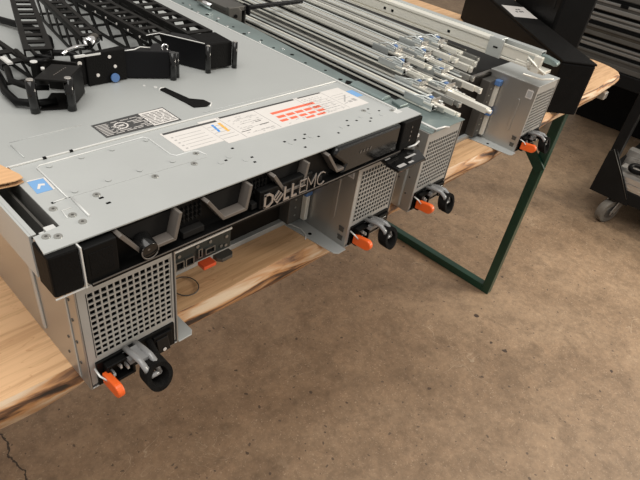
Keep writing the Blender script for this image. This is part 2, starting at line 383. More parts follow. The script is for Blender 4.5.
def enclosure(x0, W, label, ports, depth=.78):
    e = thing('storage_enclosure', label, 'enclosure', (x0, 0, 0))
    t = .0016; x1 = x0 + W; rx = x1 - TW; TL = .0965 if ports else TW
    b = MB()
    b.box(x0, x1, .1, depth, .0, EH)
    for a, c in ((x0, x0 + TL), (rx, x1)):
        b.box(a, a + t, 0, .1, 0, EH); b.box(c - t, c, 0, .1, 0, EH)
        b.box(a + t, c - t, 0, .1, EH - t, EH); b.box(a + t, c - t, 0, .1, 0, t)
    case = b.build('case', 'case_steel', e, .0006)
    b = MB(); b.box(x0 + .002, x0 + TW, -.002, .1, EH, EH + .0008)
    if not ports: b.build('tower_cover', 'teal_reflection', e); b = MB(); b.box(rx, x1, .0, .1, EH, EH + .0006); b.build('tower_cover', 'steel', e); b = MB(); b.box(x0 - .0004, x1 + .0004, .1, depth, EH - .0006, EH + .0006)
    if ports: b.bm.free(); b = MB(); b.box(x0 + .003, x1 - .003, .012, depth, EH - .0006, EH + .0002)
    b.build('top_cover', 'cart' if not ports else 'steel', e)  # right enclosure: black cover colour stands in for shade between the rails
    # pressed ribs and slots in the side sheets
    b = MB()
    def rib(x, sx, y, z0, z1, w=.0035):
        n = 6; pts = [(x, y + w * math.cos(PI * k / n), z1 + w * math.sin(PI * k / n)) for k in range(n + 1)] + [(x, y - w * math.cos(PI * k / n), z0 - w * math.sin(PI * k / n)) for k in range(n + 1)]
        b.prism(pts, (sx * .0016, 0, 0))
    rib(x0, -1, .088, .017, .112); b.build('pressed_rib', 'steel', case, .0005)
    b = MB(); rib(rx, -1, .028, .040, .098, .0034); b.build('pressed_rib', 'case_steel', case, .0006)
    b = MB()
    for z in (.010, .024):
        b.box(rx - .0006, rx, .006, .014, z, z + .006)
        b.box(rx - .0014, rx - .0004, .0055, .0145, z + .006, z + .0075)
    for y, z in ((.012, .03), (.012, .058), (.012, .086), (.0125, .11), (.03, .05), (.036, .024)):
        b.cyl((x0, y, z), (x0 - .0008, y, z), .0016, 8)
    b.build('slot', 'dim_metal', case)
    b = MB(); b.prism([(x0 - .0008, .017, .132), (x0 - .0008, .020, .132), (x0 - .0008, .020, .004), (x0 - .0008, .017, .004)], (.0007, 0, 0)); b.build('seam', 'steel', case)
    # small pale sticker on the inside sheet of the right tower
    b = MB(); b.box(rx - .0006, rx - .0001, .006, .018, .108, .124); st = b.build('sticker', 'white', e)
    b = MB(); b.box(rx - .0009, rx - .0005, .0075, .0165, .110, .122); b.build('sticker_field', 'print_grey', st)
    # foot flanges
    def foot(pts, hole):
        b = MB(); b.prism([(p[0], p[1], .0) for p in pts], (0, 0, .0018)); f = b.build('foot_flange', 'steel', e, .0005)
        b = MB(); b.cyl((hole[0], hole[1], .0018), (hole[0], hole[1], .0021), .0028, 12); b.build('hole', 'dark', f)
    foot([(x0 + TL, -.001), (x0 + TL + .016, -.001), (x0 + TL + .020, .004), (x0 + TL + .021, .09), (x0 + TL, .09)], (x0 + TL + .012, .03))
    foot([(rx, -.004), (rx - .015, -.004), (rx - .020, .001), (rx - .030, .09), (rx, .09)], (rx - .016, .05))
    power_tower(e, x0, TL); power_tower(e, rx, TW)
    # recess back
    a, c = x0 + TL, rx
    b = MB(); b.box(a, c, .088, .1, .0, .008); b.build('bottom_lip', 'steel', e, .0008)
    b = MB(); b.box(a, c, .0955, .1, .008, .128); bp = b.build('back_panel', 'strip_black', e)
    # two latched modules beside the right tower
    for z0 in (.008, .068):
        b = MB(); b.box(c - .034, c - .002, .078, .098, z0, z0 + .054); m = b.build('fan_module', 'dim_metal', e, .001)
        b = MB(); b.box(c - .010, c - .003, .070, .078, z0 + .002, z0 + .046); h = b.build('module_lever', 'rail_bright', m, .0008)
        b = MB(); b.box(c - .014, c - .002, .067, .079, z0 + .044, z0 + .055); b.build('blue_latch', 'blue', m, .0015)
        b = MB()
        for k in range(3): b.cyl((c - .022, .0781, z0 + .012 + k * .013), (c - .022, .0775, z0 + .012 + k * .013), .0015, 8)
        b.build('screw', 'screw', m)
    if ports:
        b = MB(); b.box(x0 + .099, x0 + .219, .068, .0955, .028, .058); p = b.build('controller_panel', 'iopanel', e, .0008)
        b = MB(); b.box(x0 + .099, x0 + .219, .066, .0685, .056, .0585); b.box(x0 + .100, x0 + .103, .064, .069, .032, .052); b.build('panel_edge', 'white_metal', p)
        def socket(x, z, w, h, nm):
            b = MB(); e_ = .0012
            b.box(x, x + w, .0655, .068, z, z + e_); b.box(x, x + w, .0655, .068, z + h - e_, z + h)
            b.box(x, x + e_, .0655, .068, z + e_, z + h - e_); b.box(x + w - e_, x + w, .0655, .068, z + e_, z + h - e_)
            s_ = b.build(nm, 'port', p)
            b = MB(); b.box(x + e_, x + w - e_, .0672, .0682, z + e_, z + h - e_); b.build('opening', 'dark', s_)
        socket(x0 + .139, .0295, .0115, .012, 'network_port'); socket(x0 + .1525, .0295, .0115, .012, 'network_port')
        socket(x0 + .170, .034, .0055, .013, 'usb_port'); socket(x0 + .180, .034, .014, .009, 'video_port')
        for x, z in ((.145, .048), (.188, .050), (.212, .047), (.204, .036), (.211, .034), (.170, .051)): b = MB(); b.cyl((x0 + x, .068, z), (x0 + x, .0668, z), .0022, 10); b.build('panel_screw', 'port', p)
        b = MB(); b.box(x0 + .118, x0 + .134, .0672, .068, .0375, .0385); b.build('panel_marking', 'print_grey', p)
        b = MB(); b.box(x0 + .170, x0 + .188, .055, .068, .0225, .0275); b.build('pull_tab', 'red_orange', p, .0008)
        b = MB(); b.prism([(x0 + .192, .068, .022), (x0 + .192, .060, .022), (x0 + .197, .055, .022), (x0 + .212, .055, .022), (x0 + .216, .060, .022), (x0 + .216, .068, .022)], (0, 0, .005)); b.build('lever_end', 'dim_metal', p, .0006)
    return e

enclosure(0, .455, 'grey steel enclosure under the flat server, left of the two, with port panel', True)
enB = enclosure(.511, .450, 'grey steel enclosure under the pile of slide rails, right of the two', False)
b = MB()
b.tube([(.520, -.002, .136), (.519, -.006, .141), (.517, .030, .142), (.520, .040, .136)], .0016, 6)
b.tube([(.519, -.004, .141), (.545, -.003, .138), (.556, -.004, .135)], .0014, 6)
b.build('wire_clip', 'white_metal', enB)

# ------------------------------------------------------------------ the 1U server on the left enclosure
Z0, Z1 = .1345, .177
sv = thing('rack_server', 'flat silver rack server with label strip on its lid and dark bezel', 'server', (.225, 0, Z0))
b = MB(); b.box(.008, .4445, .02, .76, Z0, Z1 - .0012); b.box(-.014, .464, .0035, .02, Z0 + .001, Z1 - .0012)
b.build('chassis', 'case_steel', sv, .0005)
b = MB(); b.prism([(-.016, -.003, Z1 - .0012), (.466, -.005, Z1 - .0012), (.466, .0185, Z1 - .0012), (.4445, .020, Z1 - .0012), (.4445, .125, Z1 - .0012), (.008, .125, Z1 - .0012), (.008, .0225, Z1 - .0012), (-.0135, .020, Z1 - .0012)], (0, 0, .0012))
fc = b.build('front_cover', 'steel', sv)
b = MB(); b.box(.007, .4455, .1255, .76, Z1 - .0012, Z1 + .0012); bc = b.build('back_cover', 'steel_cover', sv, .0006)
b = MB(); b.box(.009, .443, .1238, .1252, Z1, Z1 + .0016); b.box(.443, .4452, .02, .76, Z1 + .0, Z1 + .0022); b.build('fold_line', 'white_metal', sv, .0004)
b = MB(); b.prism([(.030, .055, Z1), (.169, .049, Z1), (.169, .062, Z1), (.162, .066, Z1), (.144, .066, Z1), (.1405, .071, Z1), (.1405, .110, Z1), (.1370, .1145, Z1), (.034, .1145, Z1), (.0305, .111, Z1)], (0, 0, .0004)); b.build('raised_panel', 'steel', fc, .0004)
b = MB()
b.tube([(.030, .054, Z1 + .0006), (.0305, .112, Z1 + .0006), (.034, .1150, Z1 + .0006), (.1375, .1150, Z1 + .0006), (.1412, .110, Z1 + .0006), (.1412, .071, Z1 + .0005), (.1445, .0665, Z1 + .0004), (.162, .0665, Z1 + .0004), (.168, .063, Z1 + .0004), (.170, .053, Z1 + .0004)], .0008, 5)
b.tube([(.018, .0545, Z1 + .0003), (.030, .0555, Z1 + .0003)], .0007, 5)
b.tube([(.0325, .052, Z1 + .0004), (.0315, .021, Z1 + .0004)], .0012, 5)
b.tube([(.026, .040, Z1 + .0002), (.018, .040, Z1 + .0002), (.017, .028, Z1 + .0002)], .0006, 5)
b.build('pressed_ridge', 'ridge', fc)
# long pressed line across the back cover
b = MB(); b.tube([(.029, .133, Z1 + .0014), (.0285, .160, Z1 + .0014)], .0007, 5); b.build('pressed_line', 'steel', bc); b = MB(); b.tube([(.03, .166, Z1 + .0013), (.10, .1675, Z1 + .0013)], .0005, 5); b.build('pressed_line', 'steel', bc); b = MB()
b.tube([(.225, .131, Z1 + .0013), (.442, .128, Z1 + .0013)], .0006, 5); b.build('pressed_line', 'steel', bc)
def dots(pts, r, nm, m, zz=Z1, h=.0005, par=None):
    b = MB()
    for x, y in pts: b.cyl((x, y, zz), (x, y, zz + h), r, 12)
    return b.build(nm, m, par or fc)
RIV = [(.040, .109), (.070, .109), (.100, .108), (.137, .108), (.039, .060), (.070, .061), (.101, .061), (.135, .059)]
SCR = [(.051, .046), (.163, .060), (.014, .046), (.022, .030), (.024, .0175), (-.006, .015), (.001, .0105), (.107, .045), (.150, .045), (.402, .040), (.437, .0215)]
for x, y in RIV: dots([(x, y)], .0026, 'rivet', 'steel', Z1 + .0007, .0006)
for x, y in SCR:
    o = dots([(x, y)], .0033, 'screw', 'screw', Z1, .0007)
    b = MB(); b.cyl((x, y, Z1 + .0007), (x, y, Z1 + .00085), .0012, 8); b.build('screw_socket', 'dim_metal', o)
dots([(.197, .024), (.187, .038), (.173, .033), (.262, .026), (.342, .023), (.292, .025), (.405, .032), (.414, .020), (.385, .030)], .0030, 'dimple', 'steel')
HOL = [(.052, .040), (.053, .030), (.018, .0545), (.031, .0555), (.201, .050), (.206, .025), (.202, .016), (.180, .034), (.269, .011), (.271, .029), (.258, .032), (.282, .026), (.300, .021), (.327, .015), (.352, .022), (.394, .021), (.412, .041), (.372, .026), (.386, .016), (.421, .030), (.290, .033), (.361, .032), (.043, .1245), (.068, .1245)]
b = MB()
for i, (x, y) in enumerate(HOL):
    w = .0015 if i > 1 else .002; b.box(x - w, x + w, y - .0012, y + .0012, Z1, Z1 + .0002 if i < 22 else Z1 + .0018)
b.build('small_hole', 'dark', fc)
b = MB(); b.box(.435, .447, .012, .022, Z1, Z1 + .0003); b.build('pale_tag', 'white_metal', fc)
# blue sticker with white arrow
b = MB(); b.prism([(.0135, .0735, Z1), (.0265, .0730, Z1), (.0275, .0935, Z1), (.0145, .0945, Z1)], (0, 0, .0003)); st = b.build('blue_sticker', 'sticker_blue', sv)
b = MB(); b.prism([(.0268, .0730, Z1), (.0285, .0730, Z1), (.0295, .0945, Z1), (.0145, .0965, Z1), (.0145, .0948, Z1), (.0278, .0938, Z1)], (0, 0, .0003))
zz = Z1 + .0003
b.prism([(.0165, .080, zz), (.0205, .087, zz), (.0250, .085, zz), (.0240, .082, zz), (.0212, .0836, zz), (.0182, .079, zz)], (0, 0, .0001)); b.build('sticker_arrow', 'white', st)
# instruction label strip
def quad(b, x0, x1, y0, y1, z, h=.00012, sk=0): b.prism([(x0, y0, z), (x1, y0, z), (x1 + sk, y1, z), (x0 + sk, y1, z)], (0, 0, h))
zl = Z1
def skew(p):   # the strip is a little out of square with the lid
    x, y = p; u = (x - .156) / (.425 - .156); return (x + .004 * (y - .09) / .05 * 0, y - .009 * u)
class LB(MB):
    def q(s, x0, x1, y0, y1, z, h=.00012): return s.prism([(*skew(p), z) for p in ((x0, y0), (x1, y0), (x1, y1), (x0, y1))], (0, 0, h))
b = LB(); b.q(.156, .204, .069, .1135, zl, .0003); b.q(.2045, .428, .062, .1175, zl, .0003); il = b.build('instruction_label', 'white', sv)
zt = zl + .0003
b = LB(); b.q(.158, .225, .109, .1128, zt); b.q(.232, .300, .1135, .117, zt); b.q(.300, .345, .1135, .117, zt); b.q(.352, .392, .1145, .117, zt)
for x0, x1, yc in ((.232, .245, .075), (.262, .275, .080), (.262, .27, .088)): b.q(x0, x1, yc, yc + .001, zt)
b.build('printed_header', 'print_black', il)
b = LB()
for k in range(5): b.q(.166, .198, .074 + k * .0065, .0746 + k * .0065, zt); b.q(.161, .1635, .073 + k * .0065, .075 + k * .0065, zt)
b.build('printed_text', 'print_grey', il); b = LB()
for k in range(5): b.q(.206, .226, .072 + k * .0072, .0727 + k * .0072, zt)
for k in range(4): b.q(.243, .275, .069 + k * .011, .0696 + k * .011, zt)
random.seed(5)
for x0, x1 in ((.236, .276), (.282, .346), (.352, .391)):
    for k in range(11):
        y = .066 + k * .0042; x = x0
        while x < x1 - .006:
            w_ = random.uniform(.002, .006)
            if random.random() < .55 and not (x0 == .282 and k > 1): b.q(x, x + w_, y, y + .0009, zt)
            x += w_ + .0016
for k in range(6): b.q(.350, .390, .068 + k * .006, .0685 + k * .006, zt)
for k in range(3): b.q(.397 + k * .009, .403 + k * .009, .075, .0765 + k * .003, zt); b.q(.398, .420, .088 + k * .006, .0886 + k * .006, zt)
for x in (.2295, .279, .348, .393): b.q(x, x + .0006, .064, .117, zt)
b.prism([(*skew((.400, .080)), zt), (*skew((.402, .079)), zt), (*skew((.419, .095)), zt), (*skew((.417, .096)), zt)], (0, 0, .0001))
b.build('printed_text', 'print_grey', il)
b = LB(); b.q(.292, .362, .0935, .0985, zt)
for k in range(5): b.q(.292 + k * .0145, .304 + k * .0145, .0825, .088, zt)
for k in range(5): b.q(.289 + k * .0150, .300 + k * .0150, .0735, .0785, zt)
for k in range(2): b.q(.322 + k * .018, .336 + k * .018, .066, .070, zt)
b.build('printed_red_blocks', 'print_red', il)
b = LB(); b.prism([(.211, .086, zt), (.214, .086, zt), (.2165, .103, zt), (.2135, .103, zt)], (0, 0, .0001)); b.build('printed_blue_mark', 'print_blue', il)
b = LB(); b.prism([(.220, .082, zt), (.2235, .082, zt), (.226, .103, zt), (.2225, .103, zt)], (0, 0, .0001)); b.build('printed_ochre_mark', 'print_yellow', il)
b = LB(); b.q(.4285, .4405, .083, .103, zl, .0003)
b.build('blue_end_patch', 'sticker_blue', il)
# dark service label on the back cover
zb = Z1 + .0012
b = MB(); b.prism([(.107, .1305, zb), (.193, .1275, zb), (.193, .1645, zb), (.107, .1615, zb)], (0, 0, .0003)); dl = b.build('service_label', 'print_black', sv)
b = MB(); zt = zb + .0003; random.seed(3)
for k in range(9):
    y = .1335 + k * .0029; x = .109
    while x < .158:
        w = random.uniform(.006, .014)
        if not (.124 < x < .141 and 1 < k < 8): quad(b, x, x + w, y, y + .0008, zt)
        x += w + random.uniform(.0010, .0045)
for k in range(20):
    t = 2 * PI * k / 20; quad(b, .1325 + .0065 * math.cos(t) - .0009, .1325 + .0065 * math.cos(t) + .0009, .147 + .0065 * math.sin(t) - .0009, .147 + .0065 * math.sin(t) + .0009, zt)
quad(b, .1295, .1355, .1455, .1485, zt)
quad(b, .161, .1915, .130, .1625, zt); b.build('label_print', 'white', dl)
b = MB(); zt2 = zt + .0001
for k in range(9):
    y = .1325 + k * .0031; x = .163
    while x < .188:
        w = random.uniform(.005, .011); quad(b, x, min(.190, x + w), y, y + .0011, zt2); x += w + random.uniform(.0008, .002)
b.build('label_text', 'print_black', dl)
# cover release latch (black paddle in a slot)
b = MB(); pts = [(.2185, .2035), (.2205, .2065), (.2245, .2065), (.2285, .165), (.2400, .158), (.2470, .150), (.2455, .145), (.2350, .144), (.2270, .149), (.2230, .158)]
pts = [(.2165, .2065), (.2255, .2085), (.2325, .169), (.2450, .158), (.2460, .146), (.2370, .1415), (.2225, .1465), (.2215, .163)]
b.prism([(x, y, zb) for x, y in pts], (0, 0, .0012)); lt = b.build('cover_latch', 'black_matt', sv, .0006)
b = MB(); b.tube([(.2160, .206, zb + .0004), (.2200, .2105, zb + .0004), (.2250, .2095, zb + .0004)], .0010, 5); b.build('latch_surround', 'white_metal', lt); b = MB(); b.tube([(.2460, .157, zb + .0004), (.2480, .147, zb + .0004), (.2400, .140, zb + .0004)], .0010, 5); b.build('latch_surround', 'white_metal', lt); b = MB()
b.cyl((.217, .216, zb), (.217, .216, zb + .0006), .0022, 10); b.build('screw', 'white_metal', bc); b = MB(); b.cyl((.208, .226, zb), (.208, .226, zb + .0006), .0016, 10); b.build('screw', 'white_metal', bc)

# bezel
yF = -.006
b = MB(); b.box(.012, .425, .000, .0035, Z0 + .001, Z1 - .0016); b.box(.012, .425, -.012, .002, Z0 + .0002, Z0 + .0032)
bz = b.build('bezel', 'black', sv, .0004)
b = MB(); b.box(.012, .425, -.0126, -.0118, Z0 + .0032, Z0 + .0040); b.build('bezel_rim', 'bezel_metal', bz)
cups = [[(.0395, .1735), (.0575, .1480), (.0895, .1480), (.0960, .1735)], [(.1245, .1735), (.1430, .1480), (.1700, .1480), (.1750, .1735)],
        [(.2045, .1735), (.2225, .1485), (.2490, .1485), (.2530, .1735)], [(.2835, .1735), (.303, .1475), (.314, .1475)]]
for c in cups:
    b = MB(); b.ribbon(c, .0036, -.0115, .001); b.build('bezel_cup', 'bezel_metal', bz, .0005)
for c in cups[:3]:
    b = MB()
    (ax, az), (bx, bz_), (cx, cz), (dx, dz) = c
    b.prism([(ax + .004, -.0005, az - .002), (bx + .002, -.0005, bz_ + .003), (cx - .002, -.0005, cz + .003), (dx - .003, -.0005, dz - .002)], (0, .0004, 0))
    b.build('cup_floor', 'bay', bz)
# small honeycomb grids between the cups
for x0 in (.102, .181):
    b = MB()
    for i in range(5):
        for k in range(3): b.obox((x0 + .003 + i * .0046, -.0010, .1555 + k * .0055), (.0030, .0020, .0008)); b.obox((x0 + .003 + i * .0046, -.0012, .1555 + k * .0055), (.0008, .0020, .0050))
    b.build('bezel_grid', 'bay', bz)
for x0, x1 in ((.100, .123), (.180, .187), (.256, .282)): b = MB(); b.box(x0, x1, -.008, 0, .1405, .1470); b.build('bezel_step', 'bay', bz, .0006)
# round lock
b = MB(); b.cyl((.0625, .000, .1535), (.0625, -.015, .1500), .0083, 24); lk = b.build('bezel_lock', 'black_gloss', bz, .0008)
b = MB(); b.tube([(.0625 + .0078 * math.cos(t), -.0153, .1500 + .0078 * math.sin(t)) for t in [2 * PI * k / 24 for k in range(24)]], .0006, 5, closed=True); b.cyl((.0610, -.0148, .1525), (.0610, -.0158, .1525), .0012, 8); b.build('lock_rim', 'bezel_metal', lk)
# logo
b = MB(); b.box(.188, .262, -.0105, -.002, .1385, .1600); pl = b.build('logo_block', 'black', bz, .0012)
def letter(b, strokes, x, z, s, w, y0=-.0132, y1=-.0122):
    for st_ in strokes: b.ribbon([(x + p[0] * s, z + p[1] * s) for p in st_], w, y0, y1)
Dl = [[(.08, .02), (.08, .98)], [(.0, .92), (.42, .93), (.68, .72), (.68, .28), (.42, .07), (0, .07)]]
El = [[(-.06, .42), (.42, .98)], [(.10, .28), (.58, .84)], [(.26, .14), (.74, .70)], [(-.08, .46), (.28, .08)], [(.1, .66), (.24, .5)], [(.26, .84), (.40, .68)]]
El = [[(.40, .98), (-.04, .50), (.30, .06), (.80, .60)], [(.13, .28), (.60, .79)]]
Ll = [[(.08, 1), (.08, .07), (.50, .07)]]
E2 = [[(.62, .95), (.06, .95), (.06, .05), (.62, .05)], [(.06, .5), (.56, .5)]]
Ml = [[(.05, 0), (.05, 1), (.42, .35), (.79, 1), (.79, 0)]]
Cl = [[(.76, .82), (.55, .96), (.30, .94), (.1, .74), (.05, .5), (.1, .26), (.30, .06), (.55, .04), (.76, .18)]]
s = .0165; z = .1402
b = MB(); letter(b, Dl, .1915, z, s, .0025); letter(b, El, .2055, z, s * .92, .0017); letter(b, Ll, .2185, z, s, .0025); letter(b, Ll, .2295, z, s, .0025)
letter(b, E2, .2410, z, s, .0010); letter(b, Ml, .2520, z, s, .0010); letter(b, Cl, .2675, z, s, .0010)
b.build('logo_lettering', 'logo', bz)
# glossy right section
b = MB(); b.prism([(.312, -.010, .1385), (.418, -.010, .1385), (.418, -.010, .1755), (.300, -.010, .1755), (.294, -.010, .168), (.318, -.010, .150)], (0, .009, 0)); gp = b.build('glossy_panel', 'black_gloss', bz, .003)
b = MB()
for k in range(4): b.obox((.342 + k * .006, -.0104, .160), (.0016, .0006, .0035), ry=.4)
b.build('panel_mark', 'bezel_metal', gp)
# ears
b = MB(); b.prism([(-.0165, -.008, Z0 + .0006), (.0072, -.009, Z0 + .0006), (.0072, .012, Z0 + .0006), (-.0165, .018, Z0 + .0006)], (0, 0, Z1 - .0018 - Z0)); ear = b.build('rack_ear', 'black_matt', sv, .002)
b = MB(); b.box(.0075, .0087, -.010, .002, Z0, Z1 - .0015); b.box(-.0165, .012, -.0092, -.0082, Z0 - .0002, Z0 + .0008); b.build('ear_edge', 'white_metal', ear)
b = MB(); b.box(.0100, .0370, -.010, .000, Z0 + .0022, Z1 - .004); o = b.build('latch_block', 'black', sv, .001)
b = MB(); b.box(.0130, .0330, -.0104, -.0098, Z0 + .010, Z1 - .010); b.build('latch_button', 'black_matt', o, .0005)
b = MB(); b.box(.426, .4655, -.009, .003, Z0 + .0006, Z1 - .0015); ear2 = b.build('rack_ear', 'black_matt', sv, .0015)
b = MB()
for k in range(4): b.box(.4445, .4462, -.0094, -.0088, .145 + k * .0062, .1475 + k * .0062)
b.build('ear_icon', 'bezel_metal', ear2)
b = MB(); b.prism([(.462, -.008, .1445), (.470, -.008, .1445), (.470, .006, .1445), (.462, .006, .1445)], (0, 0, .004)); b.tube([(.446, -.010, .136), (.455, -.014, .139), (.466, -.012, .1405)], .0014, 6); b.build('ear_hook', 'white_metal', ear2)
# lever hanging from the bezel's right end
b = MB(); z = .1275
b.prism([(.397, -.0015, z), (.441, -.0015, z), (.462, -.018, z), (.450, -.037, z), (.392, -.037, z), (.392, -.018, z)], (0, 0, .005)); b.box(.402, .425, -.010, -.002, .130, .136)
rl = b.build('release_lever', 'black_gloss', sv, .0015)
b = MB()
zt = z + .005
b.prism([(.396, -.012, zt), (.406, -.012, zt), (.412, -.003, zt), (.402, -.002, zt)], (0, 0, .0004)); quad(b, .397, .412, -.034, -.029, zt, .0004); quad(b, .418, .428, -.034, -.031, zt, .0004); quad(b, .425, .446, -.024, -.021, zt, .0004)
b.build('lever_mark', 'print_grey', rl)
# left slide rail bolted to the server's side
b = MB()
b.box(-.0155, -.0135, .024, .76, Z0, Z1 - .001); b.box(-.0135, -.0095, .024, .76, Z1 - .003, Z1 - .001); b.box(-.0135, .004, .024, .76, Z0, Z0 + .0015)
b.build('side_rail', 'steel', sv, .0004)
b = MB(); b.box(.001, .003, .030, .76, Z0 + .002, Z1 - .010); sr = b.build('inner_rail', 'dim_metal', sv)
b = MB(); b.box(-.002, .006, .022, .030, Z1 - .006, Z1 - .002); b.box(-.004, .002, .026, .036, Z1 - .014, Z1 - .010); b.build('rail_clip', 'white_metal', sr)
# right perforated rail
b = MB(); b.prism([(.4462, .020, Z1 - .0030), (.4745, .020, Z1 - .0030), (.4745, .11, Z1 - .0030), (.494, .36, Z1 - .0030), (.496, .76, Z1 - .0030), (.4462, .76, Z1 - .0030)], (0, 0, .0014)); b.box(.4730, .4745, .020, .11, Z0 + .004, Z1 - .003)
pr = b.build('perforated_rail', 'teal_reflection', sv, .0004)
b = MB(); n = 5
for (ya, yb) in ((.050, .108),):
    pts = [(.452 + .0105 * (1 - math.cos(PI * k / 8)), Z1 - .0016 + .0055 * math.sin(PI * k / 8)) for k in range(9)]
    b.prism([(x, ya, zz_) for x, zz_ in pts], (0, yb - ya, 0))
b.build('rail_hump', 'teal_reflection', pr, .0008)
b = MB()
for k in range(16):
    y = .13 + k * .035; b.cyl((.458 + .006 * (k % 2), y, Z1 - .0016), (.458 + .006 * (k % 2), y, Z1 - .0013), .0022 if k % 3 else .0032, 10)
b.prism([(.448, .112, Z1 - .0016), (.470, .112, Z1 - .0016), (.464, .124, Z1 - .0016), (.448, .114, Z1 - .0016)], (0, 0, .0003))
b.build('rail_hole', 'dark', pr)
b = MB()
for k in range(12): b.cyl((.468 - .012 * (k % 2), .26 + k * .04, Z1 - .0016), (.468 - .012 * (k % 2), .26 + k * .04, Z1 - .0005), .0024, 8)
b.build('rail_stud', 'chrome', pr)
b = MB(); b.prism([(.455, .022, Z1 - .0016), (.473, .022, Z1 - .0016), (.473, .036, Z1 - .0016), (.460, .040, Z1 - .0016)], (0, 0, .004)); b.build('rail_tip', 'teal_reflection', pr, .001)

# ------------------------------------------------------------------ slide rails piled on the right enclosure
def make_rail(name, label, x, y, z, w=.044, t=.016, L=.78, rz=0, look=0, ext=.03, hk=.009, mats=('rail_steel', 'rail_mid', 'rail_bright'), tube_end=False):
    r = thing(name, label, 'slide rail', (0, 0, 0), 'slide rails piled on the right enclosure')
    xf = Matrix.Translation((x, y, z)) @ Matrix.Rotation(rz, 4, 'Z')
    def P(b, nm, m, par=r, bev=.0004): 
        o = b.build(nm, m, None, bev, xf=xf); o.parent = par; return o
    b = MB(); b.box(0, w, .03, L, 0, .0015); b.box(0, .0018, .03, L, .0015, t); b.box(w - .0018, w, .03, L, .0015, t)
    b.box(.0018, .0065, .03, L, t - .0015, t); b.box(w - .0065, w - .0018, .03, L, t - .0015, t)
    oc = P(b, 'outer_channel', mats[0])
    b = MB(); b.box(-.0010, 0, .03, L, .0002, .0022); P(b, 'edge_bead', 'rail_bright', oc, 0)
    b = MB(); b.box(-.0010, 0, .03, L, t - .0028, t - .0002); P(b, 'edge_bead', 'rail_bright', oc, 0)
    b = MB(); b.box(-.0003, 0, .05, L, t * .36, t * .58); P(b, 'groove', 'dark', oc, 0)
    b = MB(); b.box(.0095, w - .0095, .015, L, .0022, .0037); b.box(.0095, .0112, .015, L, .0037, t - .002); b.box(w - .0112, w - .0095, .015, L, .0037, t - .002)
    b.box(.0112, .015, .015, L, t - .0035, t - .002); b.box(w - .015, w - .0112, .015, L, t - .0035, t - .002)
    mc = P(b, 'middle_channel', mats[1])
    b = MB(); b.box(.0018, .0094, .03, L, .0016, .0022); b.box(w - .0094, w - .0018, .03, L, .0016, .0022); P(b, 'ball_track', 'dark', mc, 0)
    b = MB(); b.box(.0165, w - .0165, .02, L, .0045, .0060); b.box(.0165, .0190, -ext, L, .0045, t - .0015); b.box(w - .0190, w - .0165, -ext * .4, L, .0045, t - .0005); b.box(.0165, w - .0165, -ext, -ext + .004, .0045, t - .003); b.box(.0165, w - .010, .008, .012, .0045, t - .002)
    ic = P(b, 'inner_channel', mats[2])
    b = MB()
    for k in range(5): b.cyl((w / 2, .07 + k * .13, t - .003), (w / 2, .07 + k * .13, t - .0026), .0022, 8)
    P(b, 'slot', 'dark', ic, 0)
    # end bracket with hooks and blue tab
    yb = .052 + .02 * (look % 3)
    b = MB(); b.box(-.001, w + .001, yb, yb + .003, 0, t + hk * .3); b.box(w * .5, w, yb, yb + .003, t, t + hk); b.box(w * .1, w * .45, yb - .018, yb, t, t + .0018); b.box(-.002, 0, yb - .006, yb + .03, t * .4, t + .003)
    b.box(w * .2, w * .32, yb - .012, yb + .006, t, t + hk * .6); b.tube([(w * .05, yb + .022, t + .002), (w * .06, yb + .012, t + hk * .8), (w * .3, yb + .004, t + hk), (w * .5, yb - .015, t + hk * .4)], .0012, 6)
    eb = P(b, 'end_bracket', 'rail_steel')
    b = MB(); b.box(w * .66, w * .90, yb - .006, yb - .001, t * .3, t + hk * .75); P(b, 'release_tab', 'blue', eb, .001)
    b = MB(); b.box(w * .1, w * .9, yb - .018, yb - .016, t * .3, t + .006)
    for k in range(3): b.cyl((w * (.2 + .3 * k), yb - .018, t * .7), (w * (.2 + .3 * k), yb - .028, t * .7), .0020, 8)
    P(b, 'mounting_pin', 'castor', eb, 0)
    if tube_end:
        b = MB(); b.box(.004, .013, -.045, .10, 0.002, .011); b.box(.0155, .0195, -.045, .05, .002, .008); b.cyl((.0085, -.045, .0065), (.0085, -.052, .0065), .0035, 10); P(b, 'tie_bar', 'rail_bright')
    return r
RAILS = [  # label, x, y of the front end, z, width, thickness, turn, look, reach, materials, tie bar
 ('narrow pale slide rail at the near edge of the pile, beside the server', .574, .012, .1358, .030, .011, -.02, 0, .010, 0, False),
 ('low slide rail second from the server, its end level with the near tower', .609, .040, .1352, .028, .014, -.03, 1, .018, 2, False),
 ('slide rail with long thin tie bar reaching out between the two towers', .646, .035, .1352, .034, .012, -.05, 0, .015, 1, True),
 ('slide rail with blue tab in the middle of the lower layer, stubby end', .694, .055, .1352, .030, .015, -.045, 1, .020, 0, False),
 ('grey slide rail fifth from the server in the lower layer of the pile', .734, .085, .1352, .030, .014, -.045, 1, .012, 2, False),
 ('slide rail of the lower layer with its tab behind the stubby one', .774, .110, .1352, .028, .016, -.035, 0, .010, 0, False),
 ('slide rail under the tall white rail, blue tab at its end', .809, .120, .1352, .028, .016, -.03, 2, .008, 1, False),
 ('slide rail of the lower layer closest to the far tower', .845, .135, .1352, .028, .014, -.03, 2, .008, 2, False),
 ('upper slide rail lying over the gap behind the narrow pale one', .612, .100, .1555, .024, .010, -.03, 0, .015, 0, False),
 ('upper slide rail lying above the tie bar rail', .655, .130, .1550, .026, .012, -.045, 1, .015, 1, False),
 ('upper slide rail in the very middle of the pile', .693, .115, .1555, .026, .010, -.045, 0, .018, 0, False),
 ('upper slide rail lying just left of the tall white rail, high in the pile', .733, .130, .1555, .026, .013, -.04, 1, .018, 1, False),
 ('upper slide rail tucked against the foot of the tall white rail', .782, .145, .1555, .026, .012, -.03, 0, .012, 0, False),
]
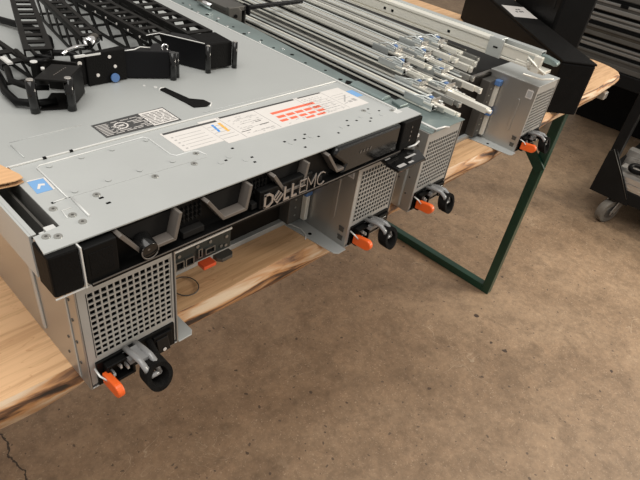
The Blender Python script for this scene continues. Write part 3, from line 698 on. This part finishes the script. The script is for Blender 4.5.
SETS = (('rail_steel', 'rail_mid', 'rail_bright'), ('rail_mid', 'rail_steel', 'rail_bright'), ('rail_mid', 'rail_steel', 'rail_mid'))
for lb_, x, y, z, w, t, rz, look, ext, ms, tie in RAILS:
    make_rail('slide_rail', lb_, x, y, z, w=w, t=t, rz=rz, look=look, ext=ext, mats=SETS[ms], tube_end=tie, L=.72, hk=.003 if z < .15 else .009)
# the tall white rail standing on edge
tr = thing('slide_rail', 'widest white slide rail on top of the pile, standing on its edge', 'slide rail', (.86, .05, .158), 'slide rails piled on the right enclosure')
b = MB(); x = .858; z0, z1 = .158, .1925
b.box(x, x + .0015, .10, .80, z0 + .004, z1 - .004); b.box(x - .004, x + .016, .10, .80, z1 - .004, z1 - .0025); b.box(x - .004, x + .016, .10, .80, z0 + .0025, z0 + .004)
b.box(x - .004, x - .0028, .10, .80, z1 - .007, z1 - .004); b.box(x - .004, x - .0028, .10, .80, z0 + .004, z0 + .007)
b.build('outer_channel', 'rail_bright', tr, .0003)
b = MB(); b.box(x + .016, x + .0175, .02, .80, z0, z1 - .001); b.box(x + .0175, x + .034, .02, .80, z1 - .0035, z1 - .0020); b.box(x + .0175, x + .034, .02, .80, z0, z0 + .0015); b.box(x + .034, x + .0355, .02, .80, z0, z1 - .004); b.build('back_channel', 'rail_steel', tr, .0003)
b = MB(); b.box(x - .002, x - .0005, .035, .80, z0 + .0095, z1 - .0095); ic = b.build('inner_channel', 'rail_bright', tr, .0003)
b = MB()
for y in (.20, .34, .36, .47, .60): b.box(x - .0024, x - .0018, y, y + .006, .172, .177)
b.build('slot', 'dark', ic)
b = MB(); b.box(x - .006, x - .0025, .085, .115, z0 + .002, z1 + .001); b.box(x - .006, x + .018, .090, .110, z1 - .001, z1 + .002); cl = b.build('end_clamp', 'rail_steel', tr, .001)
b = MB(); b.box(x - .0066, x - .0058, .094, .103, .176, .179); b.build('slot', 'dark', cl)
b = MB(); b.box(x - .004, x - .001, .018, .085, z0 + .004, z0 + .008); b.box(x - .004, x - .001, .018, .085, z1 - .008, z1 - .004); b.box(x - .003, x + .012, .030, .055, z0 + .008, z0 + .012)
b.box(x - .006, x + .004, .008, .022, z0 + .001, z1 - .006); b.tube([(x - .004, .034, .180), (x - .008, .022, .176), (x - .004, .010, .168), (x - .002, -.006, .162)], .0022, 7); b.cyl((x - .006, .028, .170), (x + .004, .028, .170), .004, 10); b.build('end_bracket', 'rail_bright', tr, .0006)
b = MB(); b.prism([(x + .018, .075, .188), (x + .018, .010, .186), (x + .018, -.012, .182), (x + .018, -.012, .174), (x + .018, .008, .174), (x + .018, .070, .178)], (.011, 0, 0)); b.cyl((x + .016, -.008, .178), (x + .031, -.008, .178), .0045, 12)
b.build('latch_arm', 'teal_reflection', tr, .001)
b = MB(); b.box(x + .0, x + .03, -.002, .030, .158, .164); b.tube([(x - .01, .03, .152), (x + .005, .0, .1495), (x + .03, -.012, .150)], .0018, 6); b.build('hook', 'rail_bright', tr, .0006)

# dark rail end with cap lying left of the pile, near the back
dr = thing('rail_bracket', 'dark grey channel with end cap lying behind the server rail', 'bracket', (.48, .42, .1345))
b = MB(); b.box(.502, .546, .44, .80, .176, .184); b.box(.502, .505, .44, .80, .1355, .176); b.box(.543, .546, .44, .80, .1355, .176); b.build('channel', 'dim_metal', dr, .001)
b = MB(); b.prism([(.500, .432, .150), (.528, .430, .150), (.528, .430, .180), (.520, .430, .187), (.500, .432, .187)], (0, .008, 0)); c_ = b.build('end_cap', 'dim_metal', dr, .0015)
b = MB(); b.cyl((.514, .431, .172), (.514, .4285, .172), .003, 10); b.build('hole', 'dark', c_)
b = MB(); b.tube([(.487, .462, .1815), (.487, .50, .1815)], .005, 8); b.build('roller', 'chrome', dr)
bb = thing('black_bracket', 'flat black metal bracket across the back of the rail pile', 'bracket', (.56, .43, .16))
b = MB(); b.box(.547, .690, .440, .443, .1765, .1825); b.box(.547, .690, .443, .449, .181, .1825); b.box(.547, .551, .434, .452, .170, .186); b.build('bar', 'cma_metal', bb, .001)

# ------------------------------------------------------------------ cable management arms on the lid
ZL = Z1 + .0014
def ladder(b, w, h, L, pitch=.023, slot=.60, side=True):
    """an open cable basket: laddered top, truss sides; local x in 0..w, y in 0..L, z in 0..h"""
    e = .0060
    b.box(0, e, 0, L, h - .002, h); b.box(w - e, w, 0, L, h - .002, h)
    y = 0
    while y < L: b.box(e, w - e, y, y + pitch * (1 - slot), h - .002, h); y += pitch
    if side:
        for x in (0, w - .0016):
            b.box(x, x + .0016, 0, L, h - .008, h - .002); b.box(x, x + .0016, 0, L, 0, .005)
            y = 0; k = 0
            while y + .04 < L:
                b.prism([(x, y, .004), (x, y + .009, .004), (x, y + .030, h - .007), (x, y + .018, h - .007)], (.0016, 0, 0)); y += .042
        b.box(0, w, 0, L, 0, .0012) if False else None
        y = 0
        while y < L: b.box(.0016, w - .0016, y, y + .007, 0, .0012); y += .052
def put(b, name, m, root, loc, rz, bev=.0005):
    xf = Matrix.Translation(loc) @ Matrix.Rotation(rz, 4, 'Z')
    return b.build(name, m, root, bev, xf=xf)
def rivets(root, pts, r=.0022, m='white', d=(0, -1, 0)):
    for p in pts:
        b = MB(); p = Vector(p); b.cyl(p, p + Vector(d) * .0008, r, 10); b.build('rivet', m, root)
# right arm
A = thing('cable_management_arm', 'black cable management arm on the lid, rightmost, with square end block', 'cable arm', (.30, .25, ZL), 'cable management arms on the server lid')
b = MB(); ladder(b, .036, .036, .42); put(b, 'inner_basket', 'cma', A, (.2505, .285, ZL), 0)
b = MB(); ladder(b, .040, .036, .42, pitch=.026); put(b, 'outer_basket', 'cma', A, (.303, .272, ZL), -.03)
b = MB(); b.prism([(.302, .230, ZL + .002), (.342, .227, ZL + .002), (.345, .268, ZL + .002), (.303, .272, ZL + .002)], (0, 0, .033)); eb = b.build('end_block', 'black_matt', A, .0015)
b = MB(); b.prism([(.275, .284, ZL + .001), (.302, .230, ZL + .001), (.303, .232, ZL + .001), (.303, .272, ZL + .001), (.288, .290, ZL + .001)], (0, 0, .034)); sp_ = b.build('side_plate', 'cma_metal', A, .001)
b = MB(); b.tube([(.250, .285, ZL + .0362), (.270, .287, ZL + .0362), (.300, .231, ZL + .0362)], .0006, 6); b.build('bright_edge', 'white_metal', sp_)
for (x, y, m_) in ((.3015, .2255, 'h'), (.3440, .2245, 'h')):
    b = MB(); b.cyl((x, y, ZL + .0005), (x, y, ZL + .0345), .0036, 18); h_ = b.build('hinge_pin', 'black_gloss', A)
    b = MB(); b.cyl((x, y, ZL + .0345), (x, y, ZL + .0355), .0022, 14); b.build('pin_cap', 'castor', h_)
for k in range(6): rivets(A, [(.2500, .30 + k * .028, ZL + .030)], .0016, 'white', (-1, 0, 0))
b = MB(); b.prism([(.3015, .250, ZL + .004), (.3015, .268, ZL + .004), (.3015, .268, ZL + .0055), (.3015, .250, ZL + .0055)], (-.0006, 0, 0)); b.build('pale_mark', 'print_grey', sp_)
# middle arm with the chrome lever
A = thing('cable_management_arm', 'black cable management arm in the middle, with chrome lever and blue stop', 'cable arm', (.18, .27, ZL), 'cable management arms on the server lid')
b = MB(); ladder(b, .026, .036, .22); put(b, 'inner_basket', 'cma', A, (.178, .312, ZL), -.16)
b = MB(); b.prism([(.199, .2535, ZL + .001), (.247, .2285, ZL + .001), (.252, .232, ZL + .001), (.252, .262, ZL + .001), (.246, .264, ZL + .001), (.238, .256, ZL + .001), (.204, .262, ZL + .001)], (0, 0, .033)); mp_ = b.build('mounting_plate', 'cma_metal', A, .0012)
b = MB(); b.prism([(.152, .250, ZL + .0005), (.2005, .2505, ZL + .0005), (.2005, .2565, ZL + .0005), (.2005, .262, ZL + .0005), (.152, .256, ZL + .0005)], (0, 0, .037)); mp2 = b.build('hinge_plate', 'black_matt', A, .001)
rivets(mp2, [(.180, .250, ZL + .031), (.186, .250, ZL + .019), (.164, .250, ZL + .012)], .0020)
b = MB(); b.box(.1395, .152, .252, .262, ZL + .002, ZL + .034); mp3 = b.build('rear_plate', 'black_matt', A, .001)
rivets(mp3, [(.1450, .252, ZL + .028)], .0026)
b = MB(); b.cyl((.184, .2495, ZL + .0060), (.184, .2470, ZL + .0060), .0052, 18); b.build('blue_stop', 'blue', A)
b = MB(); b.cyl((.249, .226, ZL + .0005), (.249, .226, ZL + .034), .0042, 18); b.cyl((.257, .230, ZL + .0005), (.257, .230, ZL + .031), .0032, 14); h_ = b.build('hinge_pin', 'black_gloss', A)
b = MB(); b.tube([(.246 + .0042 * math.cos(t), .238, ZL + .036 + .0042 * math.sin(t)) for t in [2 * PI * k / 16 for k in range(16)]], .0012, 6, closed=True); b.build('ring', 'chrome', h_)
b = MB(); b.cyl((.166, .272, ZL + .040), (.184, .288, ZL + .040), .0062, 18); b.tube([(.170, .274, ZL + .038), (.152, .270, ZL + .040), (.138, .264, ZL + .0395), (.130, .258, ZL + .0380)], .0019, 8); b.build('chrome_lever', 'chrome', A)
b = MB(); b.box(.140, .170, .2500, .2530, ZL + .0350, ZL + .0372); b.build('bright_edge', 'white_metal', A)
b = MB(); b.tube([(.199, .2520, ZL + .0345), (.212, .2490, ZL + .0352), (.220, .2500, ZL + .037), (.232, .247, ZL + .0352)], .0007, 6); b.build('plate_rim', 'white_metal', mp_)
# left arm with swung-out ladder and hollow end
A = thing('cable_management_arm', 'black cable management arm, leftmost, with open hollow end bracket', 'cable arm', (.10, .25, ZL), 'cable management arms on the server lid')
b = MB(); ladder(b, .029, .012, .205, pitch=.0225); put(b, 'ladder_basket', 'cma', A, (.102, .288, ZL + .026), -.32)
b = MB(); ladder(b, .030, .024, .20, pitch=.030); put(b, 'inner_basket', 'cma', A, (.078, .292, ZL), .03)
b = MB(); b.prism([(.080, .216, ZL + .033), (.104, .197, ZL + .033), (.136, .228, ZL + .033), (.112, .246, ZL + .033)], (0, 0, .002)); b.prism([(.107, .2045, ZL + .001), (.108, .2025, ZL + .001), (.140, .236, ZL + .001), (.138, .238, ZL + .001)], (0, 0, .032))
b.prism([(.080, .216, ZL + .0005), (.108, .205, ZL + .0005), (.136, .236, ZL + .0005), (.108, .250, ZL + .0005)], (0, 0, .0014)); b.prism([(.112, .262, ZL + .001), (.136, .240, ZL + .001), (.138, .242, ZL + .001), (.114, .264, ZL + .001)], (0, 0, .033))
eb = b.build('end_bracket', 'cma', A, .0008)
for (x, y) in ((.0755, .2145), (.1085, .2030)):
    b = MB(); b.cyl((x, y, ZL + .0005), (x, y, ZL + .0345), .0048, 18); h_ = b.build('hinge_pin', 'black_gloss', A)
    b = MB(); b.cyl((x, y, ZL + .0345), (x, y, ZL + .0358), .0034, 14); b.build('pin_cap', 'castor', h_)
b = MB()
b.tube([(.075, .300, ZL + .008), (.066, .262, ZL + .007), (.066, .235, ZL + .006), (.080, .222, ZL + .006), (.100, .219, ZL + .006)], .0042, 8, flat=1.)
b.tube([(.080, .285, ZL + .022), (.072, .255, ZL + .020), (.080, .232, ZL + .020), (.098, .228, ZL + .018)], .0035, 8)
b.tube([(.098, .30, ZL + .033), (.094, .262, ZL + .035), (.104, .252, ZL + .037), (.113, .254, ZL + .036)], .0030, 8)
b.tube([(.112, .30, ZL + .036), (.108, .272, ZL + .036), (.118, .256, ZL + .037)], .0022, 8); b.build('curved_strut', 'black', A)
b = MB(); b.box(.0745, .0795, .262, .282, ZL + .0340, ZL + .0362); b.cyl((.0955, .249, ZL + .038), (.0955, .249, ZL + .0392), .0036, 14); b.cyl((.098, .235, ZL + .0345), (.098, .235, ZL + .037), .0018, 10); b.build('pale_fitting', 'white_metal', A)
random.seed(11); b = MB()
for k in range(7):
    x = .101 + k * .0030; y = .2165 + k * .0022; b.obox((x, y, ZL + .0351), (.0022, .0009, .0003), rz=.78)
b.build('stamped_mark', 'bezel_metal', eb)
b = MB(); b.obox((.110, .274, ZL + .018), (.014, .014, .030), rz=.2); b.build('hub', 'cma', A, .002)
# loose cables behind the arms
for i, (pts, lb) in enumerate((
    ([(.150, .36, ZL + .006), (.165, .372, ZL + .006), (.176, .40, ZL + .006), (.172, .44, ZL + .008), (.150, .50, ZL + .006), (.150, .60, ZL + .004)], 'black cable curling on the lid between the two ladder arms'),
    ([(.136, .330, ZL + .010), (.152, .334, ZL + .012), (.168, .328, ZL + .012), (.176, .305, ZL + .010)], 'short black cable bridging the left and middle arms'))):
    b = MB(); o = b.tube(pts, .0045 if i == 0 else .0038, 10).build('black_cable', 'black'); tag(o, lb, 'cable')

# ------------------------------------------------------------------ cardboard corner on the lid's left edge
b = MB(); b.mi = 0
cp = [(-.110, .110), (.005, .0935), (.0125, .0955), (.0125, .102), (-.004, .160), (-.110, .175)]
b.prism([(x, y, .1815) for x, y in cp], (0, 0, .0008)); b.prism([(x, y, .1775) for x, y in cp], (0, 0, .0006))
b.mi = 1
for k in range(34):   # flutes
    x = -.110 + k * .0036; y = .0945 + (.005 - x) * .1435 if x < .005 else .096
    b.obox((x, y + .012, .1798), (.0008, .022, .0040), rz=0, ry=.6 if k % 2 else -.6)
o = b.build('cardboard_sheet', ['cardboard', 'card_edge']); tag(o, 'orange-brown corrugated cardboard corner lying on the left edge of the lid', 'cardboard')

# thin wire loop lying on the wood
b = MB(); pts = [(.151 + .015 * math.cos(t), .066 + .017 * math.sin(t), .0012) for t in [2 * PI * k / 28 for k in range(28)]]
b.tube(pts, .0007, 6, closed=True); o = b.build('wire_loop', 'dim_metal'); tag(o, 'thin dark wire ring lying on the wood below the port panel', 'wire')
b = MB(); b.tube([(.333, .088, .0036), (.338, .078, .0040), (.342, .064, .0036), (.338, .050, .0031), (.331, .044, .0030)], .0009, 6); o = b.build('wire_hook', 'white_metal'); tag(o, 'short bent wire on the flange beside the inner tower wall', 'wire')

# ------------------------------------------------------------------ long black box at the right of the table
u = Vector((.69, .72, 0)).normalized(); v = Vector((u.y, -u.x, 0)); p0 = Vector((1.135, .062, 0))
lb = thing('long_black_box', 'long narrow black box lying diagonally across the right end of the table', 'box', p0)
b = MB(); Lb = .78; Wb = .080; Hb = .121
b.prism([p0, p0 + v * Wb, p0 + v * Wb + u * Lb, p0 + u * Lb], (0, 0, Hb - .004)); b.build('body', 'black_matt', lb, .004)
b = MB(); q0 = p0 + Vector((0, 0, Hb - .004)) - u * .001 - v * .001; b.prism([q0, q0 + v * (Wb + .002), q0 + v * (Wb + .002) + u * (Lb + .002), q0 + u * (Lb + .002)], (0, 0, .005)); lid = b.build('lid', 'black_matt', lb, .002)
zz = Vector((0, 0, Hb + .001)); b = MB()
def bx(a, c): return p0 + u * a + v * c + zz
b.prism([bx(.345, .005), bx(.355, .075), bx(.475, .078), bx(.468, .008)], (0, 0, .0005)); wl = b.build('white_label', 'white', lb)
b = MB(); zz = Vector((0, 0, Hb + .0015))
for a, c in ((.40, .03), (.405, .042), (.41, .050), (.425, .038), (.43, .047)): b.prism([bx(a, c), bx(a, c + .006), bx(a + .012, c + .006), bx(a + .012, c)], (0, 0, .0002))
b.build('label_print', 'print_black', wl)

c1 = Vector((1.402, .207, 0)); bc_ = thing('black_case', 'tall black case standing behind the long black box', 'case', c1)
b = MB(); b.prism([c1, c1 + v * .094, c1 + v * .094 + u * .30, c1 + u * .30], (0, 0, .42)); cs = b.build('shell', 'black', bc_, .008)
b = MB(); q = c1 + u * .03 - v * .0012 + Vector((0, 0, .16)); b.prism([q, q + u * .010, q + u * .010 + Vector((0, 0, .03)), q + Vector((0, 0, .03))], v * .0016); b.build('vent_slot', 'bay', cs)
b = MB()
for hz in (.215, .235): q = c1 - v * .0008 + u * .02 + Vector((0, 0, hz)); b.prism([q, q + u * .26, q + u * .26 + Vector((0, 0, .003)), q + Vector((0, 0, .003))], v * .001)
b.build('groove', 'bay', cs)

# ------------------------------------------------------------------ cart at the right
ct = thing('platform_cart', 'low black steel cart on swivel castors standing right of the table', 'cart', (2.6, -.3, FLOOR))
b = MB()
b.box(2.28, 2.98, -.95, .098, -.635, -.580); b.build('deck', 'cart', ct, .003)
b = MB(); b.box(2.28, 2.33, .06, .098, -.580, -.18); b.box(2.93, 2.98, .06, .098, -.580, -.18); b.box(2.33, 2.93, .070, .098, -.22, -.18); b.build('end_frame', 'cart', ct, .003)
b = MB(); b.prism([(2.276, .102, -.640), (2.276, .100, -.45), (2.276, .075, -.43), (2.276, -.050, -.60), (2.276, -.065, -.640)], (.006, 0, 0)); g_ = b.build('corner_gusset', 'cart', ct, .002)
b = MB(); b.tube([(2.274, .085, -.434), (2.274, .012, -.525), (2.274, -.050, -.612)], .0015, 6); b.build('worn_edge', 'dim_metal', g_)
def castor(x, y, rz):
    k = 1.28; H = -.635 - FLOOR
    xf = Matrix.Translation((x, y, FLOOR)) @ Matrix.Rotation(rz, 4, 'Z')
    b = MB(); b.box(-.034, .034, -.034, .034, H - .006, H - .0005); b.box(-.026, .026, -.022, .026, H - .014, H - .006)
    for sx in (-1, 1): b.prism([(sx * .024, -.020, H - .010), (sx * .024, .026, H - .010), (sx * .024, .046, .062), (sx * .024, .046, .046), (sx * .024, .030, .044)], (sx * .004, 0, 0))
    c = b.build('castor', 'castor', ct, .001, xf=xf)
    b = MB(); b.cyl((-.017, .036, .0545), (.017, .036, .0545), .0535, 32); b.build('wheel', 'rubber', c, .004, xf=xf)
    b = MB(); b.cyl((-.0185, .036, .0545), (.0185, .036, .0545), .030, 22); b.cyl((-.030, .036, .0545), (.030, .036, .0545), .006, 12); b.build('hub', 'dim_metal', c, .001, xf=xf)
castor(2.335, -.015, 1.15); castor(2.93, .03, .2); castor(2.33, -.88, -.4); castor(2.93, -.88, .3)
# bars lying on the cart
k = 0
for (x, z, w, h, y1, m_, lb_) in ((2.285, -.600, .050, .028, .035, 'bar', 'wide aluminium bar at the near edge of the cart, lowest in its stack'), (2.345, -.600, .06, .034, .045, 'dim_metal', 'dull steel bar on the cart deck behind the wide aluminium bar'),
      (2.288, -.572, .042, .022, .02, 'bar', 'bright aluminium bar stacked directly on the wide near bar'), (2.340, -.566, .055, .030, .04, 'bar', 'aluminium bar stacked on the dull steel bar on the cart'),
      (2.415, -.600, .05, .040, .045, 'dim_metal', 'dark steel bar third from the near edge on the cart deck'), (2.412, -.560, .05, .045, .05, 'bar', 'tall aluminium bar on the dark third bar of the cart'), (2.415, -.515, .045, .030, .055, 'bar', 'uppermost aluminium bar of the cart load, tilting toward the post')):
    bo = MB(); e_ = .003; z += .021 + (.0015 if z > -.59 else 0) + (.0015 if z > -.53 else 0)
    bo.box(x, x + w, -.85, y1, z, z + e_); bo.box(x, x + w, -.85, y1, z + h - e_, z + h); bo.box(x, x + e_, -.85, y1, z + e_, z + h - e_); bo.box(x + w - e_, x + w, -.85, y1, z + e_, z + h - e_)
    bo.box(x - .001, x, -.84, y1 - .005, z + h * .42, z + h * .50)
    o = bo.build('metal_bar', m_, None, .0008); tag(o, lb_, 'metal bar', 'metal bars loaded on the cart')
b = MB(); b.tube([(2.335 + .028 * math.cos(t), -.045 + .05 * math.sin(t), -.498 + .006 * math.sin(2 * t)) for t in [2 * PI * k_ / 24 for k_ in range(24)]], .010, 10, closed=True)
o = b.build('black_hose', 'black'); tag(o, 'coiled black hose lying on the bars of the cart', 'hose')

# ------------------------------------------------------------------ stack of equipment on a low pallet truck, far right
ps = thing('equipment_rack', 'dark low rack carrying stacked flat units, at the upper right', 'rack', (3.4, .2, FLOOR))
b = MB(); b.box(3.02, 3.95, -.9, .70, -.40, -.335); b.build('shelf', 'cart', ps, .003)
b = MB()
for x in (3.03, 3.90):
    for y in (-.88, .64): b.box(x, x + .045, y, y + .045, FLOOR + .105, -.40)
b.build('post', 'cart', ps, .002)
for x in (3.052, 3.92):
    for y in (-.855, .665):
        b = MB(); b.cyl((x - .015, y, FLOOR + .0505), (x + .015, y, FLOOR + .0505), .050, 26); w_ = b.build('wheel', 'rubber', ps, .004)
        b = MB(); b.box(x - .024, x - .018, y - .02, y + .02, FLOOR + .04, FLOOR + .11); b.box(x + .018, x + .024, y - .02, y + .02, FLOOR + .04, FLOOR + .11); b.box(x - .024, x + .024, y - .025, y + .025, FLOOR + .10, FLOOR + .106); b.build('fork', 'dim_metal', w_)
zc = -.335
names = ['lowest flat ribbed unit of the stack at the upper right', 'second flat unit from the bottom of the upper right stack', 'brown-grey middle unit of the upper right stack', 'pale-lipped unit above the brown-grey one in the stack', 'unit with a dark notch near the top of the stack', 'topmost grey unit of the upper right stack']
for i in range(6):
    h = (.060, .040, .052, .042, .050, .075)[i]; g_ = (.012, .016, .016, .014, .014, 0)[i]; x = 3.03 + .012 * (i % 2); y1 = .66 - .015 * (i % 3)
    st = thing('flat_unit', names[i], 'unit', (x, -.1, zc), 'flat units stacked on the rack')
    b = MB(); b.box(x + .006, x + .8, -.85, y1, zc, zc + h); b.build('case', ('rack_metal', 'rack_metal', 'dim_metal2', 'rack_metal', 'rack_metal', 'dim_metal')[i], st, .002)
    b = MB(); b.box(x, x + .006, -.85, y1, zc + h - .012, zc + h - .002); b.box(x + .002, x + .006, -.85, y1, zc + .004, zc + h * .45); b.build('front_lip', 'port' if i in (1, 3, 4) else 'dim_metal', st, .001)
    b = MB(); b.box(x + .01, x + .79, -.84, y1 - .01, zc + h, zc + h + g_) if g_ else b.box(x + .2, x + .3, -.2, .0, zc + h, zc + h + .002)
    b.build('spacer', 'dark', st)
    if i == 4:
        b = MB(); b.box(x - .001, x + .003, .46, .50, zc + h - .014, zc + h + .001); b.build('notch', 'dark', st)
    zc += h + g_

b = MB(); b.box(3.46, 3.88, -.8, .60, FLOOR + .001, -.42); b.box(3.454, 3.46, -.8, .60, -.46, -.43); o = b.build('shade_blocker', 'black_matt', None, .004); tag(o, 'black crate added to shade the floor under the upper right rack', 'blocker')  # added block that keeps light off the floor under the rack

# ------------------------------------------------------------------ camera
Rm = [[0.6867188326488671, -0.7145642183000505, 0.13347367834376556], [-0.36171506527332425, -0.4951686373774251, -0.7899178641555707], [0.6305390205528061, 0.4941720332870141, -0.5985102714885403]]
cam = bpy.data.cameras.new('camera'); co = bpy.data.objects.new('camera', cam); COL.objects.link(co)
r_, d_, f_ = (Vector(q) for q in Rm)
mw = Matrix((( r_.x, -d_.x, -f_.x, -.12162181), (r_.y, -d_.y, -f_.y, -.33598694), (r_.z, -d_.z, -f_.z, .447), (0, 0, 0, 1)))
co.matrix_world = mw; cam.sensor_fit = 'HORIZONTAL'; cam.sensor_width = 36; cam.lens = 538.747 / 640 * 36; cam.clip_start = .01
SC.camera = co

# ------------------------------------------------------------------ light
W = bpy.data.worlds.new('workshop_light'); SC.world = W; W.use_nodes = True
bg = W.node_tree.nodes['Background']; bg.inputs[0].default_value = (1.0, .955, .90, 1); bg.inputs[1].default_value = .55
def area(name, loc, target, size, power, col, sy=None):
    l = bpy.data.lights.new(name, 'AREA'); l.energy = power; l.size = size; l.color = col
    if sy: l.shape = 'RECTANGLE'; l.size_y = sy
    o = bpy.data.objects.new(name, l); COL.objects.link(o); o.location = loc
    o.rotation_euler = (Vector(target) - Vector(loc)).to_track_quat('-Z', 'Y').to_euler(); return o
area('ceiling_lamp', (-.4, -.3, 3.0), (.5, .2, 0), 2.6, 90, (1, .97, .92), 2.6)
area('open_door_daylight', (3.6, -2.2, 1.1), (2.0, -.15, -.76), .9, 95, (1, .91, .78), .9)
sp = bpy.data.lights.new('added_floor_spot', 'SPOT'); sp.energy = 150; sp.spot_size = math.radians(34); sp.spot_blend = 1; sp.shadow_soft_size = .25; sp.color = (1, .92, .78)  # added spot, brightens the floor patch in place of a daylight shaft
so = bpy.data.objects.new('added_floor_spot', sp); COL.objects.link(so); so.location = (2.3, -1.6, 2.4); so.rotation_euler = (Vector((1.98, -.12, FLOOR)) - Vector(so.location)).to_track_quat('-Z', 'Y').to_euler()
vs = SC.view_settings; vs.view_transform = 'Standard'; vs.look = 'None'; vs.gamma = 1; vs.exposure = 0; vs.use_curve_mapping = False
